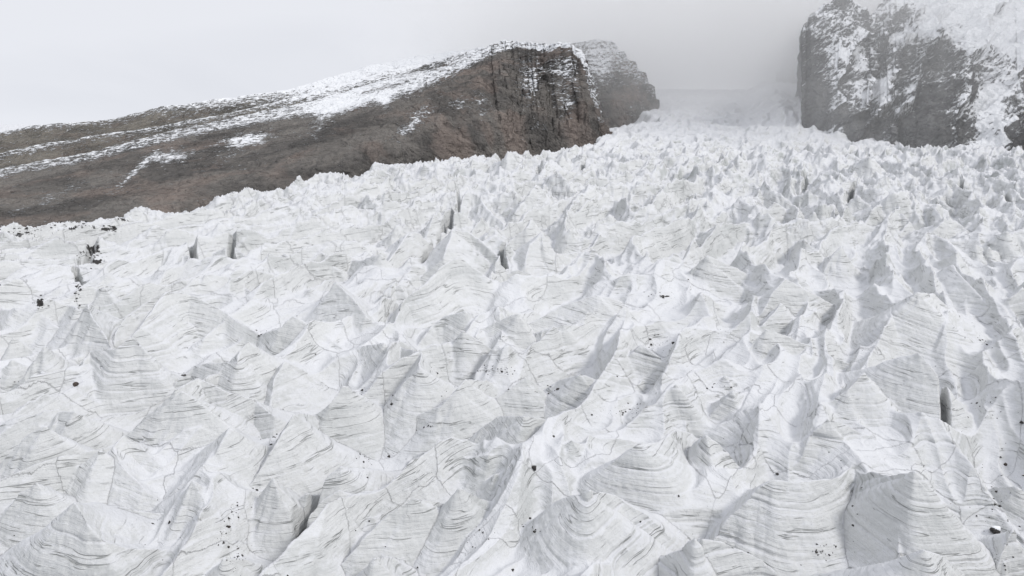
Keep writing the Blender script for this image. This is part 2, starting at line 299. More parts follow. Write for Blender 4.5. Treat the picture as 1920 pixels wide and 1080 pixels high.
# ------------------------------------------------------------------ the traced seracs
# tile origin and scale; then: key | tile | height | peak | arm | arm ...
TILE = {'A': (0, 400, 2.7), 'B': (640, 400, 2.7), 'C': (1280, 400, 2.7), 'D': (0, 680, 2.7), 'E': (640, 680, 2.7), 'F': (1280, 680, 2.7),
        'I': (480, 280, 4), 'J': (960, 280, 4), 'K': (1440, 280, 4), 'P': (0, 0, 1)}
TR = '''
a1|A|12|880,385|840,440 770,560 720,620 615,690|1000,400 1180,480 1250,540 1340,600
a2|A|9|1060,330|1030,370 980,430|1180,330 1260,400 1330,490
a3|A|10|435,455|405,480 400,600|480,520 560,610 600,690
a4|A|8|500,390|430,430 400,440|640,420 760,430
a5|A|8|665,500|620,590 610,690|740,500 800,440
a6|A|8|360,475|250,500 190,520|400,500 405,560
a7|A|7|70,490|0,510|130,520 210,570 300,610
a8|A|13|725,620|640,690 520,700 480,760 420,880 410,960|790,690 870,760 940,820
a9|A|12|245,690|180,760 120,860 40,930|330,740 440,810
a10|A|9|215,830|130,880 60,960 0,1010|290,870 370,880 410,960
a11|A|8|0,640|60,660 110,700 160,770
a12|A|13|920,890|850,960 790,1010 730,1080|1040,830 1100,860 1180,900 1330,930 1400,1010
a13|A|12|1290,640|1240,690 1230,740 1040,760 940,850|1360,680 1470,745
a14|A|8|1470,750|1420,830 1400,1000|1560,810 1620,860
a15|A|9|1500,520|1430,580 1300,620|1560,560 1700,700
a16|A|7|0,770|80,800 120,870
a17|A|6|1180,180|1160,300|1250,250 1270,300
a18|A|7|980,215|900,240 880,330|1010,300
a19|A|6|1130,190|1060,240|1155,290
a20|A|6|640,260|580,300|690,330 700,350
a21|A|6|280,340|230,400 200,470|340,370 380,440
a22|A|6|110,150|20,190|180,180 240,210
a23|A|6|170,230|60,290|260,300 290,350
a24|A|5|720,220|690,320|790,300
a25|A|8|1620,210|1560,270 1480,330|1680,280 1728,330
a26|A|6|1440,200|1400,260|1520,290
a27|A|6|1590,380|1530,400|1640,350 1728,360
d21|D|12|435,235|340,245 330,310 190,360 100,470|520,300 620,380
d22|D|14|320,315|230,370 130,470 80,560 0,640|375,400 420,480 380,560
d23|D|15|925,150|830,230 740,300 640,380 590,450|960,240 1040,280 1130,320
d23b|D|11|640,380|600,440 650,560 740,670 820,740|720,420 800,520 890,640
d24|D|13|1130,320|1060,440 1020,500 950,590 830,730|1220,370 1370,420
d25|D|11|550,455|450,540 400,590 290,610|590,520 585,600 560,640
d26|D|12|945,595|900,680 860,760|1030,690 1060,790 1090,880 1090,940
d27|D|11|235,605|160,660 80,770 0,870|300,630 360,660 400,690
d28|D|14|440,650|400,700 340,800 270,900 200,1000|520,750 580,800 700,850 900,920
d29|D|8|620,735|590,760|700,770 790,785 870,860 980,950
d30|D|9|575,830|575,950 590,1080|660,850 720,900
d31|D|12|1480,235|1420,340 1380,400 1300,520 1220,640|1560,250 1620,230
d32|D|11|1700,120|1650,200 1600,230 1480,300|1728,150
d34|D|10|1400,540|1340,600 1260,700|1440,640 1500,720 1550,780
d35|D|9|1725,480|1620,570 1560,620 1500,680
d36|D|7|1728,600|1660,640 1570,760 1520,850
d37|D|8|1728,880|1600,960 1480,1080
d38|D|6|0,900|30,920 70,1000 80,1080
d39|D|8|1240,900|1200,980 1150,1080|1340,930 1450,1000
b40|B|11|350,100|270,180 220,250 130,370|400,110 460,190
b40b|B|7|285,70|230,150|330,90
b41|B|13|545,95|540,110 500,220 400,320|650,100 700,140 780,240
b42|B|9|745,80|720,130 700,200|800,130 830,200
b43|B|10|935,40|920,90 860,130 800,200|960,110
b44|B|10|985,110|940,170 900,280|1000,190 1060,200
b45|B|10|180,215|120,230 60,250 0,260|220,270 230,290
b46|B|9|540,200|500,240 470,320|560,250 540,330
b47|B|13|650,230|560,290 480,360 380,430 280,580|700,280 750,340 775,390
b48|B|6|490,360|560,430 600,500
b49|B|12|20,340|0,360|90,420 150,520 230,580
b50|B|9|640,480|540,510 470,560 380,660|690,500 720,540
b51|B|10|920,500|800,540 700,590 620,600|990,550 1030,610
b52|B|10|620,600|560,660 540,740|700,640 790,710 820,750
b53|B|8|150,665|60,690 0,750|220,740 270,720
b54|B|11|345,790|270,870 275,960 290,1030|400,840 470,920|330,700 100,660
b55|B|9|1285,415|1150,470 1020,560|1400,450 1500,540
b56|B|8|1150,560|1050,590 960,700 900,740|1300,560 1440,640
b57|B|8|1480,670|1380,760 1330,830|1600,760 1728,830
b58|B|10|580,850|545,910 450,1000 300,1050|700,840 780,870
b59|B|8|910,840|760,940 640,980|1000,900 1050,950
b60|B|9|1185,840|1080,860 1040,950|1300,880 1350,930
b61|B|11|1660,880|1600,960 1500,1080|1700,960 1700,1080
b62|B|5|1070,210|1060,300|1180,210 1290,240
b63|B|8|1640,230|1560,300 1400,360|1690,300
b64|B|8|350,350|280,400 190,470|400,390 390,430
b65|B|6|860,290|760,340 750,390|930,330 950,370
e65|E|10|870,305|760,300 680,350 640,420|1000,320 1070,370 1060,400
e66|E|10|1150,430|1090,470 1060,560 980,700|1210,450 1300,500
e67|E|14|1450,430|1380,510 1290,590 1200,650|1520,560 1530,620|1560,390 1728,390
e68|E|9|720,500|560,510 400,560|850,550 950,550
e69|E|8|770,600|690,680|860,600 940,620|760,700 790,800
e70|E|10|390,700|300,760 180,900 60,1010|500,730 560,780|380,860 350,940
e71|E|11|590,670|500,730|700,720 790,820
e72|E|8|240,940|180,1010 130,1080|340,960 400,1010
e73|E|14|1290,710|1180,750 1110,820 1060,1000|1420,740 1520,820 1620,940
e74|E|7|300,540|140,640 60,680|350,600 370,640
e75|E|6|180,770|80,820 0,870|230,790
e77|E|10|1728,930|1640,1000 1550,1080
e78|E|7|890,900|700,1000 600,1080|960,930
e79|E|6|500,440|400,460 300,470|600,450 690,450
c80|C|10|205,225|130,280 60,340|320,280 370,320
c81|C|12|600,335|520,410 450,500 390,570|700,400 800,470 850,500
c82|C|8|790,170|740,220 700,280|860,240
c83|C|9|1310,30|1240,90 1180,140|1400,60 1500,130
c84|C|9|1390,275|1340,300 1310,370|1430,350 1480,420 1530,500
c85|C|13|1210,390|1140,430 1000,540|1310,420 1390,500 1420,560|1215,440 1170,600
c86|C|9|1705,375|1640,430 1530,500|1728,420
c87|C|9|545,460|450,580 420,600 340,620|680,540
c88|C|11|430,610|340,680 200,710|540,640 680,690 900,790|460,690 480,760
c89|C|15|1250,725|1180,780 1060,810|1300,790 1340,860 1385,940 1370,1080
c91|C|10|1200,865|1120,940|1250,960 1310,1060
c92|C|8|215,830|130,900 80,950|260,900 380,960
c93|C|7|1650,620|1590,700 1560,750|1728,650
c95|C|7|1090,20|1030,70|1135,60 1080,110
c97|C|5|1320,170|1220,210|1400,190
c98|C|6|1560,190|1470,250|1680,220
f90|F|14|950,50|860,140 740,220 650,330|1050,140 1140,200
f98|F|11|740,290|640,370 600,460 530,550|850,320 950,390 1050,480
f99|F|12|400,600|340,640 270,720 190,790 100,910|520,600 700,570 860,530 1060,500
f100|F|9|350,700|300,800|420,770 540,840 680,940
f101|F|15|1110,500|1000,540 870,570|1140,560 1155,660 1130,780 1130,880
f103|F|14|1230,910|1130,890|1330,940 1450,1020 1500,1080|1090,940 1060,1080
f104|F|11|50,400|0,460|180,470 230,530 290,590|70,480 130,600
f105|F|9|245,150|130,260 100,330|340,170 410,220
f106|F|9|40,930|0,920|160,940 380,990 530,1080
f107|F|6|1728,820|1640,930 1600,1000
f108|F|5|1450,420|1400,460|1510,550
f109|F|5|1728,600|1640,600 1600,640
f110|F|7|1240,170|1130,260|1290,300 1330,380
i1|I|6|1070,560|1000,600 920,640|1110,600
i2|I|11|1545,350|1440,470 1340,560|1640,400 1760,540 1830,620
i3|I|8|1750,590|1700,680|1800,680
i4|I|10|890,160|830,220 700,280|960,200 1040,260
i5|I|9|1020,150|980,190|1100,200 1180,230
i6|I|10|1285,130|1200,170|1360,180 1420,230
i7|I|11|1620,80|1600,190|1700,110 1800,150
i8|I|9|1480,120|1420,160|1580,120 1600,190
i9|I|14|1910,40|1890,100 1880,170|1935,60
i10|I|7|1060,230|1020,280|1130,290
i11|I|8|850,380|760,430|960,480 1000,540
i12|I|6|1280,270|1230,320|1340,330
i13|I|6|240,320|130,350|310,360
i14|I|6|480,290|400,310|560,330
i15|I|7|740,225|690,270|800,260
i16|I|5|40,350|0,370|90,380
i17|I|6|480,520|380,560|560,580
i18|I|6|740,600|690,640|830,650
j1|J|11|370,75|330,140|410,110 420,160
j2|J|11|510,45|440,110|590,120
j3|J|12|290,100|220,180 195,290|330,150
j4|J|12|160,285|100,360 0,500|220,310 300,380
j5|J|13|320,190|220,260|390,280 440,380
j6|J|9|690,75|640,80|800,160 830,210
j7|J|9|840,70|860,130 870,190|910,90
j8|J|10|540,300|470,400 400,560|620,400
j9|J|8|650,170|640,250|710,280
j10|J|9|540,160|510,240 490,260|590,190
j11|J|7|1060,240|970,300|1170,300
j12|J|7|1480,440|1430,470|1580,520
j13|J|7|350,540|280,600|440,620
j14|J|6|1540,600|1450,660|1600,640
j15|J|12|15,35|0,60|70,80 80,120
j16|J|6|720,520|640,580 600,640|800,580
j17|J|5|1290,560|1230,620|1340,600
k1|K|14|740,85|660,130 590,220|800,100 900,210
k2|K|10|235,130|200,190|270,170 300,340
k3|K|9|280,185|300,250|380,240 400,290
k4|K|10|0,260|60,330 200,440
k5|K|10|470,230|400,270 340,340|560,320 610,430
k6|K|9|400,430|310,460|490,450 540,580
k7|K|8|720,390|640,430|790,470 820,520
k8|K|9|780,220|700,280|900,280 960,340
k9|K|12|940,345|880,450 840,500|1050,340 1110,430 1140,560
k10|K|5|960,500|880,560|1040,560
k11|K|8|930,225|900,260|1020,280 1030,320
k12|K|8|1100,255|1030,270|1150,330
k13|K|7|1230,280|1170,320|1270,350
k14|K|10|1430,170|1350,200|1500,240 1580,330
k15|K|8|1350,310|1280,370|1450,380
k16|K|9|1700,220|1600,280|1760,280
k17|K|7|1870,290|1800,320|1920,320
k18|K|6|1690,270|1620,310|1740,300
k19|K|9|1790,640|1670,660 1580,720|1850,670 1870,700
k20|K|7|1560,740|1470,830|1700,790
k21|K|7|1740,500|1540,540|1880,560
k22|K|7|240,690|180,720|330,760 400,830
k23|K|8|340,500|300,550|430,560 480,660
k24|K|5|1600,400|1500,430|1700,420
'''
SERACS = []
for ln in TR.strip().splitlines():
    f = ln.split('|'); ox, oy, sc = TILE[f[1]]
    conv = lambda q: [(ox+float(a)/sc, oy+float(b)/sc) for a, b in (p.split(',') for p in q.split())]
    SERACS.append((f[0], float(f[2]), conv(f[3])[0], [conv(q) for q in f[4:]]))

def serac_segments(key, h, peak, arms, endf=0.42, pw=1.1):
    """returns list of ((x0,y0,h0),(x1,y1,h1))"""
    px0, py0 = peak
    dist = at(px0, py0, h)[1]
    hs = h * float(np.interp(dist, [60, 110, 200, 330, 480], [0.70, 0.90, 1.0, 1.0, 1.0]))
    seg = []
    for arm in arms:
        pts = [peak] + arm
        d = np.cumsum([0]+[math.dist(a, b) for a, b in zip(pts[:-1], pts[1:])]); T = d/d[-1]
        W = []
        for (px, py), t in zip(pts, T):
            hh = hs*(1-(1-endf)*t**pw); x, y = at(px, py, hh); W.append((float(x), float(y), hh))
        seg += list(zip(W[:-1], W[1:]))
    return seg

# ------------------------------------------------------------------ glacier height field on a fan of columns
QUICK = False
NC = 1500; NF = 2300; NR = 1500
TXM = 1.0
tx = np.linspace(-TXM, TXM, NC)
q = np.linspace(1/34., 1/520., NF-260); yr = 1/q
yr = np.concatenate([yr, np.linspace(yr[-1], 1250, 261)[1:]])
tx = tx.astype(np.float32); yr = yr.astype(np.float32)
Xg = yr[:, None]*tx[None, :]; Yg = np.broadcast_to(yr[:, None], Xg.shape).astype(np.float32)
wx = 0.9*fbm(Xg*0.07, Yg*0.07, 3.3, 3) + 3.0*noise3(Xg*.03, Yg*.03, 1.3) + 1.6*noise3(Xg*.075, Yg*.075, 21.3); wy = 0.9*fbm(Xg*0.07, Yg*0.07, 9.1, 3) + 3.0*noise3(Xg*.03, Yg*.03, 7.3) + 1.6*noise3(Xg*.075, Yg*.075, 27.3)
Xw = Xg + wx; Yw = Yg + wy
DX = np.zeros_like(Xg); DY = np.zeros_like(Xg); Hs = np.zeros_like(Xg); ID = np.full(Xg.shape, -1, np.int16)
yfull = yr.astype(np.float64)
def stamp(seg, idx, kmul=1.0, seed=None):
    # every peak is a faceted body: few planes, each with its own direction and steepness
    r_ = random.Random(seed if seed is not None else idx*7+3)
    fac = [(R(228)+r_.gauss(0, .22), r_.uniform(1.3, 1.9)), (R(300)+r_.gauss(0, .25), r_.uniform(1.5, 2.3)), (R(8)+r_.gauss(0, .3), r_.uniform(1., 1.6)),
           (R(85)+r_.gauss(0, .3), r_.uniform(.9, 1.3)), (R(160)+r_.gauss(0, .3), r_.uniform(1., 1.5))]
    dpx, dpy = r_.gauss(0, .12)+.10, r_.gauss(0, .10); ex_ = r_.uniform(1.2, 1.75)
    for (x0, y0, h0), (x1, y1, h1) in seg:
        hm = max(h0, h1); rad = 1.9*hm/0.75 + 2.5
        ya, yb = min(y0, y1)-rad, max(y0, y1)+rad
        r0 = int(np.searchsorted(yfull, ya)); r1 = int(np.searchsorted(yfull, yb))
        if r1-r0 < 2: continue
        yy0 = max(ya, 30.)
        xa, xb = min(x0, x1)-rad, max(x0, x1)+rad
        ta = min(xa/yy0, xa/yb); tb = max(xb/yy0, xb/yb)
        c0 = int(np.searchsorted(tx, ta)); c1 = int(np.searchsorted(tx, tb))
        if c1-c0 < 2: continue
        x = Xw[r0:r1, c0:c1]; y = Yw[r0:r1, c0:c1]
        ex, ey = x1-x0, y1-y0; L2 = ex*ex+ey*ey+1e-6
        t = np.clip(((x-x0)*ex+(y-y0)*ey)/L2, 0, 1)
        dx = x-(x0+t*ex); dy = y-(y0+t*ey); hc = h0+(h1-h0)*t
        d = np.zeros_like(dx)
        for an, k in fac: d += np.maximum((math.cos(an)*dx+math.sin(an)*dy)*np.float32(k*kmul), 0)**4
        d **= .25
        u = np.minimum(d/(ex_*hc), 1)
        z = hc*(1-u)**ex_
        sub = Hs[r0:r1, c0:c1]; m = z > sub
        sub[m] = z[m]; ID[r0:r1, c0:c1][m] = idx; DX[r0:r1, c0:c1][m] = dpx; DY[r0:r1, c0:c1][m] = dpy
for i, (k, h, pk, arms) in enumerate(SERACS):
    stamp(serac_segments(k, h, pk, arms), i)
HAND = len(SERACS)
# smaller untraced ice peaks between and behind them, each with two or three arms
rnd = random.Random(11)
def filler(n, ymin, ymax, hmin, hmax, lmin, lmax, cond=None, pwr=1.0):
    for _ in range(n):
        y = ymin+(ymax-ymin)*rnd.random()**pwr; x = rnd.uniform(-1.0, 1.0)*y
        if x < margin_x(y)-4: continue
        if cond and not cond(x, y): continue
        h = rnd.uniform(hmin, hmax); seg = []
        a0 = rnd.gauss(R(205), R(22)); a1 = rnd.gauss(R(-12), R(24))
        for a in [a0, a1] + ([rnd.uniform(R(230), R(310))] if rnd.random() < .45 else []):
            l = rnd.uniform(lmin, lmax)*h; am = a+rnd.uniform(-.5, .5)
            xm, ym = x+math.cos(a)*l*.5, y+math.sin(a)*l*.5
            xe, ye = xm+math.cos(am)*l*.5, ym+math.sin(am)*l*.5
            seg += [((x, y, h), (xm, ym, h*.66)), ((xm, ym, h*.66), (xe, ye, h*.15))]
        stamp(seg, -1, rnd.uniform(.9, 1.25), seed=rnd.random())
filler(200, 230, 460, 3.0, 6.5, 1., 2.6)
filler(260, 200, 458, 4.0, 8., .8, 1.8, cond=lambda x, y: x < margin_x(y)+60)
filler(500, 320, 470, 1.5, 3.5, .9, 2.2, cond=lambda x, y: x > 60)
filler(800, 470, 1000, 2.0, 5.0, 1.2, 3.6, cond=lambda x, y: x < .46*y and x > .05*y)

# the linked, curving, sharp-crested ridges that run through the whole icefall
rw1 = 5*noise3(Xg*.02, Yg*.02, 31.)+2.2*noise3(Xg*.055, Yg*.055, 33.); rw2 = 5*noise3(Xg*.02, Yg*.02, 41.)+2.2*noise3(Xg*.055, Yg*.055, 43.)
ua = -.42*(Xg+rw1)-.91*(Yg+rw2); va = .91*(Xg+rw1)-.42*(Yg+rw2)
sz = np.interp(yr, [40, 110, 250, 450, 1200], [1.25, 1.15, 1.0, .9, .8])[:, None].astype(np.float32)
n_a = 1-np.abs(noise3(ua*.021, va*.072, 2.)*1.25); n_b = 1-np.abs(noise3(ua*.045+9, va*.125, 12.)*1.25); n_c = 1-np.abs(noise3(ua*.10, va*.25+3, 22.)*1.2)
RF = (np.clip(n_a, 0, 1)**1.7*6.8 + np.clip(n_b, 0, 1)**1.5*3.2*(.35+n_a*.65) + np.clip(n_c, 0, 1)**1.3*1.3 - 3.6)*sz
RF = np.maximum(RF, 0)*np.interp(yr, [40, 150, 300, 440, 520, 1200], [.85, .95, 1.25, 1.3, .55, .4])[:, None]
dlt = RF-Hs; kk = 1.1; hh = np.clip(.5+.5*dlt/kk, 0, 1)
Hs = (Hs*(1-hh)+RF*hh+kk*hh*(1-hh)*.8).astype(np.float32); del rw1, rw2, ua, va, n_a, n_b, n_c, dlt, hh
ID[RF > Hs-.6] = -1
Bz = base(Xg, Yg).astype(np.float32)
roll = 2.2*fbm(Xg*0.018, Yg*0.018, 1.7, 3)
drop = np.clip((margin_x(yr)[:, None]-3-Xg)*0.75, 0, 60).astype(np.float32)
rise = np.clip(Yg-640, 0, 400)*0.0
Z = Bz + Hs + roll*np.clip(1-Hs/8, .2, 1) - drop
# mid-size facets and gullies
Z += 0.32*ridged(Xg*0.11, Yg*0.11, Z*0.05, 3)*sstep(0.2, 3, Hs) + 0.18*fbm(Xg*0.3, Yg*0.3, 0.0, 3)
def trench(pts, depth, width, h=3.0):
    W = [tuple(map(float, at(a, b, h))) for a, b in pts]
    for (x0, y0), (x1, y1) in zip(W[:-1], W[1:]):
        ya, yb = min(y0, y1)-4*width, max(y0, y1)+4*width; r0, r1 = np.searchsorted(yfull, [ya, yb])
        x = Xw[r0:r1]; y = Yw[r0:r1]; ex, ey = x1-x0, y1-y0
        t = np.clip(((x-x0)*ex+(y-y0)*ey)/(ex*ex+ey*ey+1e-6), 0, 1)
        d2 = (x-x0-t*ex)**2+(y-y0-t*ey)**2
        wv = width*.62*(1+.5*NZ[r0:r1]); Tz[r0:r1] = np.maximum(Tz[r0:r1], depth*.8*np.exp(-(d2/wv**2)**2))
Tz = np.zeros_like(Z); NZ = fbm(Xg*.25, Yg*.25, 6.0, 3)
for pts, dep, wid in [
    ([(535, 1085), (560, 1040), (580, 1000), (575, 960), (590, 940), (625, 885), (655, 862)], 5.5, .9),
    ([(790, 515), (815, 480), (835, 440)], 9, 1.3), ([(838, 440), (850, 415), (858, 400), (868, 368)], 13, 1.8), ([(1760, 715), (1765, 760), (1785, 830)], 6, .7),
    ([(428, 512), (430, 475)], 7, 1.1), ([(365, 512), (364, 480)], 7, 1.2), ([(925, 520), (945, 490)], 7, 1.2), ([(1510, 370), (1518, 345)], 6, 1.3), ([(1592, 395), (1597, 362)], 8, 1.5),
    ([(1010, 350), (1018, 325)], 8, 1.4), ([(1090, 340), (1100, 315)], 7, 1.4), ([(1625, 325), (1627, 300)], 6, 1.2), ([(1800, 380), (1803, 360)], 6, 1.0),
    ([(1895, 400), (1885, 380)], 5, 1.), ([(170, 500), (165, 470), (140, 465)], 6, 1.8), ([(145, 560), (145, 530)], 5, 1.2)]:
    trench(pts, dep, wid)
Z -= Tz
fin = sstep(120, 260, Yg)*sstep(560, 440, Yg)
Z += fin*(1.1*ridged((Xg*.8+Yg*.35)*0.16, (Yg*.8-Xg*.4)*0.07, 3.0, 3, .6)+1.1*ridged((Xg*.9-Yg*.2)*0.33, (Yg*.9+Xg*.3)*0.2, 8.0, 2, .6)+0.55*ridged(Xg*0.7, Yg*0.6, 1.0, 2))
Z += sstep(180, 330, Yg)*(.75*ridged((Xg*.85+Yg*.5)*.55, (Yg*.85-Xg*.5)*.3, 5.0, 3, .65))
far = sstep(462, 520, Yg)
Z += far*(3.6*ridged(Xg*0.022+Yg*0.012, Yg*0.055, 4.0, 4) + 1.8*ridged(Xg*.05, Yg*.15, 7., 3))
# ---- redistribute the rows of each column by the length of the profile as seen from the camera
dist = np.sqrt(Xg**2+Yg**2+Z**2)
ds = np.sqrt(np.diff(Yg, axis=0)**2 + np.diff(Z, axis=0)**2 * 0.8)/dist[1:]
# blend with plain screen spacing so hidden slopes keep enough rows
scr = np.abs(np.diff(np.arctan2(Z+0*Yg, Yg), axis=0))
wgt = 0.10*ds + 1.0*np.abs(scr) + 0.10*np.abs(np.diff(Z, axis=0))/dist[1:] + 1e-7
def boxblur(a, k, ax):
    pw_ = [(0, 0), (0, 0)]; pw_[ax] = (k//2+1, k//2); c_ = np.cumsum(np.pad(a, pw_, mode='edge'), axis=ax, dtype=np.float64)
    return ((c_[:, k:]-c_[:, :-k]) if ax == 1 else (c_[k:]-c_[:-k]))/k
bl = np.abs(np.diff(np.arctan(base(0*yfull, yfull)/yfull)))[:, None]*1.0 + 0.00003
wgt = boxblur(wgt, 15, 1); wgt = wgt/boxblur(wgt, 161, 0); wgt = np.clip(wgt, .3, 3.5)*bl
wgt = boxblur(wgt, 11, 1)
cum = np.concatenate([np.zeros((1, NC)), np.cumsum(wgt, axis=0)]); cum /= cum[-1:]
tt = np.linspace(0, 1, NR)
rows = np.arange(NF, dtype=np.float64)
Yn = np.empty((NR, NC), np.float32); Zn = np.empty_like(Yn); Hn = np.empty_like(Yn); Dxn = np.empty_like(Yn); Dyn = np.empty_like(Yn); In = np.empty((NR, NC), np.int16)
for c in range(NC):
    rr = np.interp(tt, cum[:, c], rows)
    Yn[:, c] = np.interp(rr, rows, yr); Zn[:, c] = np.interp(rr, rows, Z[:, c]); Hn[:, c] = np.interp(rr, rows, Hs[:, c])
    ri = np.clip(np.rint(rr).astype(int), 0, NF-1); In[:, c] = ID[ri, c]; Dxn[:, c] = DX[ri, c]; Dyn[:, c] = DY[ri, c]
Xn = Yn*tx[None, :]
del Xg, Yg, wx, wy, Xw, Yw, ds, scr, wgt, cum, dist, roll, drop, far, Z, Hs, ID
def normals(X, Y, Z_):
    ax, ay, az = [np.gradient(v, axis=1) for v in (X, Y, Z_)]; bx, by, bz = [np.gradient(v, axis=0) for v in (X, Y, Z_)]
    nx = ay*bz-az*by; ny = az*bx-ax*bz; nz_ = ax*by-ay*bx; l = np.sqrt(nx*nx+ny*ny+nz_*nz_)+1e-9
    return nx/l, ny/l, nz_/l
nx, ny, nzv = normals(Xn, Yn, Zn)
# ---- layers: folded, dipping; ledges pushed out of the steep faces
fold = 10.0*fbm(Xn*0.012, Yn*0.012, 2.0, 3) + 1.2*fbm(Xn*0.06, Yn*0.06, 5.0, 2)
strat = (Zn - 0.9*SL*Yn) + fold + Dxn*Xn + Dyn*Yn*.6
strat = strat.astype(np.float32)
steep = np.sqrt(np.clip(1-nzv*nzv, 0, 1))
s1 = strat*1.05 + 0.9*noise3(strat*0.6, Xn*0.02, Yn*0.02)
saw = (s1-np.floor(s1)); saw = saw**2.2
s2 = strat*0.42 + 0.5*noise3(strat*0.3, Xn*0.015, Yn*0.015+4)
saw2 = (s2-np.floor(s2))**3
lm = 0.15 + 0.85*sstep(-0.1, 0.35, fbm(Xn*0.03, Yn*0.03, 8.0, 2) + 0.0022*Xn)
dist = np.sqrt(Xn**2+Yn**2)
fade = sstep(560, 420, dist)
def notch(v, w_): return np.exp(-((v-np.floor(v)-.5)/w_)**2)
push = (0.05*saw + 0.12*saw2 - 0.16*notch(s1*.5, .06) - 0.30*notch(s2*.6+.3, .03))*steep*lm*fade
rough = 0.16*fbm(Xn*0.5, Yn*0.5, Zn*0.9, 4, 0.6) + 0.14*fbm(Xn*1.3, Yn*1.3, strat*0.2, 2)*steep
rough = rough*np.interp(Yn, [60, 160, 400, 900], [1, 1.2, 2.2, 3.0])
amp = (push + rough).astype(np.float32)
Xn = Xn + nx*amp; Yn = Yn + ny*amp; Zn = Zn + nzv*amp*0.6
# ---- rock dirt painted where the photograph shows it
ppx, ppy, pd = project(Xn, Yn, Zn)
dirt = np.zeros_like(Xn)
for (cx, cy, sx_, sy_, am) in [(60, 440, 60, 10, .55), (150, 425, 50, 9, .62), (170, 470, 26, 18, .75), (150, 545, 8, 22, .6), (75, 568, 10, 14, .65), (20, 490, 30, 6, .5), (225, 412, 40, 6, .5), 
                              (205, 428, 24, 8, .7), (180, 490, 16, 6, .85), (1890, 985, 30, 60, .16), (425, 1000, 12, 45, .3), (490, 900, 10, 40, .25), (1350, 330, 120, 20, .22), (1500, 400, 40, 40, .2)]:
    dirt = np.maximum(dirt, am*np.exp(-((ppx-cx)/sx_)**2-((ppy-cy)/sy_)**2))
PW = np.stack([Xn+CAM[0], Yn+CAM[1], Zn+CAM[2]], -1).reshape(-1, 3).astype(np.float32)
AT = {'strat': strat.ravel(), 'dirt': dirt.ravel()}
F = grid_faces(NR, NC)
idv = In.copy(); idv[Hn < 0.9] = -1
fid = idv.ravel()[F[:, 0]]
NZF = nzv.ravel(); HNF = Hn.ravel()
# z-buffer of the glacier for setting stones down on what shows at a pixel
ZB_W, ZB_H = 960, 540
ix = np.clip((ppx/2), -1, ZB_W).astype(int).ravel(); iy = np.clip((ppy/2), -1, ZB_H).astype(int).ravel()
okv = (ix >= 0) & (ix < ZB_W) & (iy >= 0) & (iy < ZB_H) & (pd.ravel() > 1)
zi = np.nonzero(okv)[0]; order = np.argsort(-pd.ravel()[zi]); zi = zi[order]
zbuf = np.full((ZB_H, ZB_W), -1, np.int64); zbuf[iy[zi], ix[zi]] = zi
def on_ice(px, py, hollow=False):
    x = min(ZB_W-1, max(0, int(px/2))); y = min(ZB_H-1, max(0, int(py/2)))
    for r in range(0, 6):
        b = zbuf[max(0, y-r):y+r+1, max(0, x-r):x+r+1]; b = b[b >= 0]
        if len(b):
            v = b[np.argmin(pd.ravel()[b])]
            if hollow and (NZF[v] < .55 or HNF[v] > 5.5): return None
            return PW[v]
    return None

